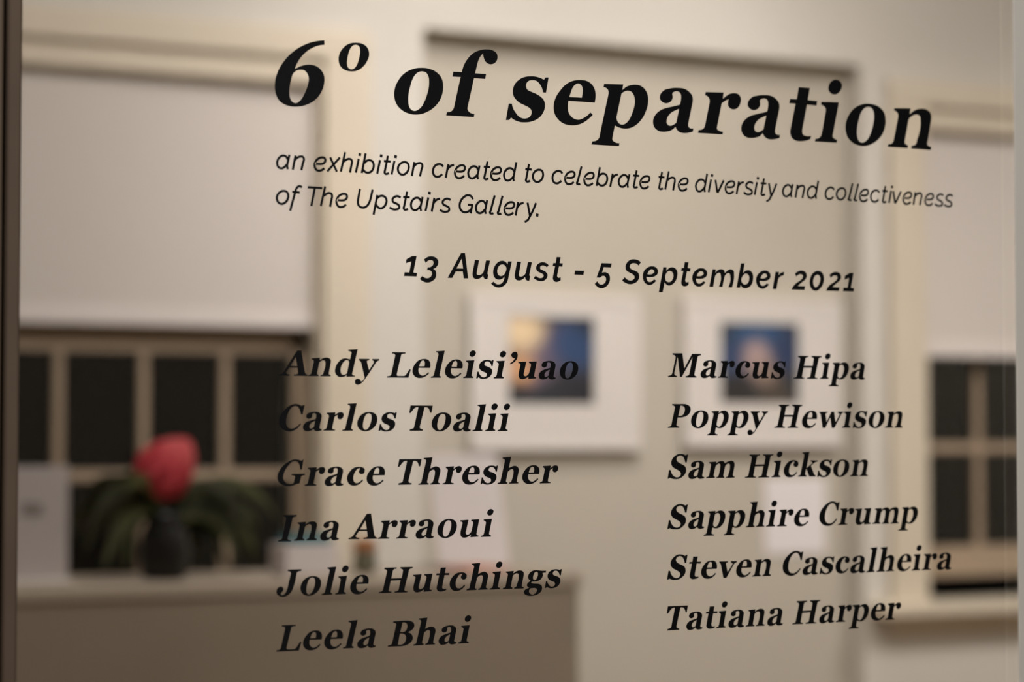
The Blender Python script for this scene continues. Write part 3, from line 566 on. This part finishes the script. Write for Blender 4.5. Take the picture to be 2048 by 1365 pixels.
LETTER_LINES = {
'title':(SERIF_BOLD,1.0,[('6',0.66968,1.77835,0.00419),('*',0.72698,1.77858,0.00332),('o',0.77831,1.77875,0.0022),('f',0.82727,1.77885,0.00124),('s',0.88494,1.77892,0.00026),('e',0.93223,1.77893,-0.00063),('p',0.97014,1.77892,-0.00149),('a',1.03358,1.77882,-0.00249),('r',1.08096,1.7787,-0.00341),('a',1.12743,1.77854,-0.00422),('t',1.1802,1.77831,-0.00504),('i',1.20877,1.77817,-0.00562),('o',1.24335,1.77797,-0.00637),('n',1.29194,1.77767,-0.00736)]),
'sub1':(SANS_REGULAR,1.0,[('a',0.67198,1.72423,0.00293),('n',0.6859,1.72427,0.00275),('e',0.70552,1.72433,0.0025),('x',0.71687,1.72436,0.00233),('h',0.72921,1.72438,0.00216),('i',0.74291,1.72441,0.00203),('b',0.74844,1.72442,0.00192),('i',0.76262,1.72445,0.00177),('t',0.76885,1.72446,0.00168),('i',0.77599,1.72447,0.00159),('o',0.7819,1.72448,0.00147),('n',0.79493,1.7245,0.00129),('c',0.81482,1.72453,0.00104),('r',0.82693,1.72454,0.0009),('e',0.83579,1.72455,0.00076),('a',0.84852,1.72456,0.00058),('t',0.86341,1.72457,0.00042),('e',0.8706,1.72457,0.0003),('d',0.88335,1.72457,0.00012),('t',0.90404,1.72457,-0.00012),('o',0.91151,1.72457,-0.00025),('c',0.93106,1.72457,-0.00051),('e',0.94361,1.72456,-0.00067),('l',0.95553,1.72455,-0.00079),('e',0.96293,1.72455,-0.00093),('b',0.9753,1.72453,-0.00111),('r',0.98924,1.72452,-0.00126),('a',0.99809,1.72451,-0.00141),('t',1.01283,1.72449,-0.00157),('e',1.02021,1.72447,-0.00169),('t',1.03922,1.72444,-0.00192),('h',1.04616,1.72443,-0.00206),('e',1.06038,1.7244,-0.00223),('d',1.07872,1.72436,-0.00249),('i',1.09213,1.72432,-0.00262),('v',1.09947,1.7243,-0.00273),('e',1.11025,1.72427,-0.00289),('r',1.1221,1.72424,-0.00303),('s',1.12993,1.72421,-0.00316),('i',1.14172,1.72418,-0.00328),('t',1.14841,1.72416,-0.00337),('y',1.15453,1.72413,-0.00348),('a',1.17286,1.72407,-0.00374),('n',1.18676,1.72402,-0.00392),('d',1.20043,1.72396,-0.00411),('c',1.22043,1.72388,-0.00436),('o',1.23295,1.72383,-0.00453),('l',1.24653,1.72376,-0.00467),('l',1.2531,1.72373,-0.00476),('e',1.25937,1.7237,-0.00487),('c',1.27202,1.72364,-0.00504),('t',1.28511,1.72357,-0.00519),('i',1.29288,1.72353,-0.00529),('v',1.29803,1.72351,-0.00537),('e',1.3095,1.72345,-0.00554),('n',1.32138,1.72338,-0.00571),('e',1.33531,1.7233,-0.00589),('s',1.34673,1.72323,-0.00605),('s',1.35776,1.72317,-0.0062)]),
'sub2':(SANS_REGULAR,1.0,[('o',0.6718,1.69434,0.00151),('f',0.68365,1.69436,0.00146),('T',0.69941,1.69438,0.00138),('h',0.71115,1.6944,0.00133),('e',0.72539,1.69442,0.00127),('U',0.74493,1.69444,0.00117),('p',0.75933,1.69446,0.00111),('s',0.77425,1.69447,0.00104),('t',0.78676,1.69449,0.001),('a',0.79422,1.69449,0.00095),('i',0.80787,1.69451,0.0009),('r',0.81363,1.69451,0.00087),('s',0.82141,1.69452,0.00082),('G',0.84029,1.69453,0.00073),('a',0.85596,1.69454,0.00067),('l',0.86956,1.69455,0.00062),('l',0.87715,1.69456,0.00059),('e',0.88357,1.69456,0.00054),('r',0.89442,1.69457,0.0005),('y',0.90334,1.69457,0.00045),('.',0.91558,1.69458,0.00042)]),
'date':(SANS_BOLD,1.0,[('1',0.78768,1.63785,-0.00175),('3',0.80258,1.63782,-0.00164),('A',0.82888,1.63778,-0.00146),('u',0.85269,1.63775,-0.00133),('g',0.87063,1.63772,-0.00121),('u',0.89359,1.63769,-0.00108),('s',0.91224,1.63767,-0.00096),('t',0.93116,1.63766,-0.00086),('-',0.95281,1.63764,-0.00073),('5',0.97341,1.63762,-0.00057),('S',1.00123,1.63761,-0.00039),('e',1.02252,1.6376,-0.00027),('p',1.03913,1.6376,-0.00015),('t',1.06263,1.63759,-4e-05),('e',1.07436,1.63759,6e-05),('m',1.09247,1.63759,0.00021),('b',1.1217,1.6376,0.00036),('e',1.14293,1.63761,0.00049),('r',1.16102,1.63762,0.00059),('2',1.18189,1.63763,0.00074),('0',1.20226,1.63765,0.00085),('2',1.22048,1.63766,0.00098),('1',1.23968,1.63768,0.00108)]),
'L1':(SERIF_BOLD,0.4,[('A',0.67377,1.55115,0.00083),('n',0.70034,1.55117,0.00083),('d',0.72447,1.55119,0.00083),('y',0.74261,1.55121,0.00083),('L',0.77205,1.55123,0.00083),('e',0.79582,1.55125,0.00083),('l',0.813,1.55126,0.00083),('e',0.82644,1.55128,0.00083),('i',0.84371,1.55129,0.00083),('s',0.85629,1.5513,0.00083),('i',0.87302,1.55131,0.00083),("'",0.88883,1.55133,0.00083),('u',0.89708,1.55133,0.00083),('a',0.91719,1.55135,0.00083),('o',0.93812,1.55137,0.00083)]),
'L2':(SERIF_BOLD,0.4,[('C',0.67428,1.50549,-0.00077),('a',0.69583,1.50547,-0.00077),('r',0.71406,1.50546,-0.00077),('l',0.73115,1.50544,-0.00077),('o',0.74486,1.50543,-0.00077),('s',0.76445,1.50542,-0.00077),('T',0.79281,1.50539,-0.00077),('o',0.81394,1.50538,-0.00077),('a',0.83407,1.50536,-0.00077),('l',0.85257,1.50535,-0.00077),('i',0.86482,1.50534,-0.00077),('i',0.87682,1.50533,-0.00077)]),
'L3':(SERIF_BOLD,0.4,[('G',0.67347,1.45936,0.00032),('r',0.69742,1.45937,0.00032),('a',0.71541,1.45938,0.00032),('c',0.73575,1.45938,0.00032),('e',0.75358,1.45939,0.00032),('T',0.78238,1.4594,0.00032),('h',0.80149,1.4594,0.00032),('r',0.8242,1.45941,0.00032),('e',0.8429,1.45942,0.00032),('s',0.86048,1.45942,0.00032),('h',0.87684,1.45943,0.00032),('e',0.90103,1.45943,0.00032),('r',0.91806,1.45944,0.00032)]),
'L4':(SERIF_BOLD,0.4,[('I',0.67405,1.4139,-0.00165),('n',0.68822,1.41388,-0.00165),('a',0.71157,1.41384,-0.00165),('A',0.7372,1.4138,-0.00165),('r',0.76397,1.41375,-0.00165),('r',0.78084,1.41372,-0.00165),('a',0.79901,1.41369,-0.00165),('o',0.81946,1.41366,-0.00165),('u',0.84105,1.41363,-0.00165),('i',0.86074,1.41359,-0.00165)]),
'L5':(SERIF_BOLD,0.4,[('J',0.67299,1.36793,-0.00037),('o',0.69415,1.36792,-0.00037),('l',0.71302,1.36791,-0.00037),('i',0.72526,1.36791,-0.00037),('e',0.73888,1.3679,-0.00037),('H',0.76495,1.3679,-0.00037),('u',0.79674,1.36788,-0.00037),('t',0.81841,1.36788,-0.00037),('c',0.83112,1.36787,-0.00037),('h',0.84709,1.36786,-0.00037),('i',0.86933,1.36786,-0.00037),('n',0.882,1.36785,-0.00037),('g',0.90253,1.36784,-0.00037),('s',0.92309,1.36784,-0.00037)]),
'L6':(SERIF_BOLD,0.4,[('L',0.67295,1.3227,-0.00218),('e',0.69669,1.32265,-0.00218),('e',0.71554,1.3226,-0.00218),('l',0.73247,1.32257,-0.00218),('a',0.74542,1.32254,-0.00218),('B',0.77334,1.32248,-0.00218),('h',0.79701,1.32243,-0.00218),('a',0.8207,1.32238,-0.00218),('i',0.83933,1.32234,-0.00218)]),
'R1':(SERIF_BOLD,0.4,[('M',1.04848,1.55437,0.00188),('a',1.08281,1.55443,0.00188),('r',1.10117,1.55447,0.00188),('c',1.12008,1.5545,0.00188),('u',1.13848,1.55454,0.00188),('s',1.15839,1.55458,0.00188),('H',1.18376,1.55462,0.00188),('i',1.21281,1.55468,0.00188),('p',1.22239,1.5547,0.00188),('a',1.24702,1.55474,0.00188)]),
'R2':(SERIF_BOLD,0.4,[('P',1.04809,1.5084,0.00235),('o',1.07256,1.50846,0.00235),('p',1.08944,1.5085,0.00235),('p',1.11087,1.50855,0.00235),('y',1.13286,1.5086,0.00235),('H',1.16199,1.50867,0.00235),('e',1.19262,1.50874,0.00235),('w',1.21203,1.50879,0.00235),('i',1.23719,1.50885,0.00235),('s',1.24949,1.50888,0.00235),('o',1.26763,1.50892,0.00235),('n',1.28642,1.50896,0.00235)]),
'R3':(SERIF_BOLD,0.4,[('S',1.04778,1.46242,0.00376),('a',1.06949,1.4625,0.00376),('m',1.0883,1.46257,0.00376),('H',1.12987,1.46273,0.00376),('i',1.15874,1.46284,0.00376),('c',1.17233,1.46289,0.00376),('k',1.18796,1.46295,0.00376),('s',1.20923,1.46303,0.00376),('o',1.22715,1.4631,0.00376),('n',1.24614,1.46317,0.00376)]),
'R4':(SERIF_BOLD,0.4,[('S',1.04738,1.41702,0.00327),('a',1.06916,1.4171,0.00327),('p',1.08533,1.41715,0.00327),('p',1.10677,1.41722,0.00327),('h',1.13049,1.4173,0.00327),('i',1.15252,1.41737,0.00327),('r',1.16446,1.41741,0.00327),('e',1.18341,1.41747,0.00327),('C',1.21136,1.41756,0.00327),('r',1.23213,1.41763,0.00327),('u',1.2519,1.41769,0.00327),('m',1.27106,1.41776,0.00327),('p',1.30074,1.41785,0.00327)]),
'R5':(SERIF_BOLD,0.4,[('S',1.04691,1.37147,0.00507),('t',1.07024,1.37158,0.00507),('e',1.08277,1.37165,0.00507),('v',1.1021,1.37175,0.00507),('e',1.12007,1.37184,0.00507),('n',1.13727,1.37192,0.00507),('C',1.17054,1.37209,0.00507),('a',1.19235,1.3722,0.00507),('s',1.21124,1.3723,0.00507),('c',1.22916,1.37239,0.00507),('a',1.24568,1.37247,0.00507),('l',1.26383,1.37257,0.00507),('h',1.27544,1.37262,0.00507),('e',1.29935,1.37274,0.00507),('i',1.31604,1.37283,0.00507),('r',1.32789,1.37289,0.00507),('a',1.34582,1.37298,0.00507)]),
'R6':(SERIF_BOLD,0.4,[('T',1.04665,1.3258,0.00578),('a',1.06694,1.32592,0.00578),('t',1.08763,1.32603,0.00578),('i',1.09851,1.3261,0.00578),('a',1.11145,1.32617,0.00578),('n',1.13003,1.32628,0.00578),('a',1.15333,1.32641,0.00578),('H',1.18082,1.32657,0.00578),('a',1.21053,1.32674,0.00578),('r',1.22902,1.32685,0.00578),('p',1.24345,1.32694,0.00578),('e',1.26873,1.32708,0.00578),('r',1.28537,1.32718,0.00578)]),
}

UNIT = 1e-4
def stroke_poly(pts, closed, w):
    c = spline(pts, closed, 8); n = len(c); L, R = [], []
    for i in range(n):
        a = c[i - 1] if (i or closed) else c[i]; b = c[(i + 1) % n] if (i < n - 1 or closed) else c[i]
        t = (b - a).normalized(); s = Vector((-t.y, t.x)) * w / 2
        L.append(c[i] + s); R.append(c[i] - s)
    return [L, R[::-1]] if closed else [L + R[::-1]]

def glyph_mesh(font, ch):
    g = font[ch]; groups = []
    if font is SANS_REGULAR:
        closed = g[0] == 'o'
        for s in g:
            if s == 'o': continue
            w = 25 if ch in '.' or (ch == 'i' and s is g[-1]) else 20.0
            groups.append(stroke_poly(s, closed, w))
    else:
        cur = []
        for s in g:
            if s is None: groups.append(cur); cur = []
            else: cur.append(spline(s))
        groups.append(cur)
    groups = [[[p * UNIT for p in poly] for poly in gr] for gr in groups]
    return fill_mesh(groups, 'letter')

CACHE = {}
def lettering(key, name, label, group):
    font, sc, letters = LETTER_LINES[key]
    u0, v0 = letters[0][1], letters[0][2]
    t = empty(name, (u0, -.0002, v0))
    tag(t, label, 'lettering', group)
    for ch, u, v, th in letters:
        k = (id(font), ch)
        if k not in CACHE: CACHE[k] = glyph_mesh(font, ch)
        o = bpy.data.objects.new('letter' if ch.isalpha() else ('numeral' if ch.isdigit() else 'punctuation_mark' if ch != '*' else 'degree_sign'), CACHE[k])
        COL.objects.link(o); o.parent = t
        o.location = (u - u0, 0, v - v0); o.rotation_euler = (0, -th, 0); o.scale = (sc, 1, sc)
lettering('title', 'heading_lettering', 'largest line of bold black serif lettering, the heading across the top of the glass', 'lettering on the glass')
def subtitle():
    # two lines of one sentence
    f1, s1, l1 = LETTER_LINES['sub1']; f2, s2, l2 = LETTER_LINES['sub2']
    LETTER_LINES['sub'] = (f1, s1, l1 + l2)
subtitle()
lettering('sub', 'subtitle_lettering', 'two-line sentence in thin sloping sans-serif lettering under the large heading', 'lettering on the glass')
lettering('date', 'date_lettering', 'line of bold sans-serif dates with numerals, below the thin sentence', 'lettering on the glass')
NAMES = {
    'L1': 'black serif name with an apostrophe, topmost line of the left column',
    'L2': 'black serif name ending in a double i, second line of the left column',
    'L3': 'black serif name with initials G and T, third line of the left column',
    'L4': 'black serif name with a three-letter first word, fourth line of the left column',
    'L5': 'black serif name with initials J and H, fifth line of the left column',
    'L6': 'black serif name with initials L and B, bottom line of the left column',
    'R1': 'black serif name beginning with M over the dark picture, topmost line of the right column',
    'R2': 'black serif name with initials P and H, second line of the right column',
    'R3': 'short black serif name with initials S and H, third line of the right column',
    'R4': 'black serif name ending in p, fourth line of the right column',
    'R5': 'longest black serif name of the right column, fifth line, ending in a',
    'R6': 'black serif name with initials T and H, bottom line of the right column',
}
for k, lb in NAMES.items():
    lettering(k, 'name_lettering', lb, 'names lettered on the glass')
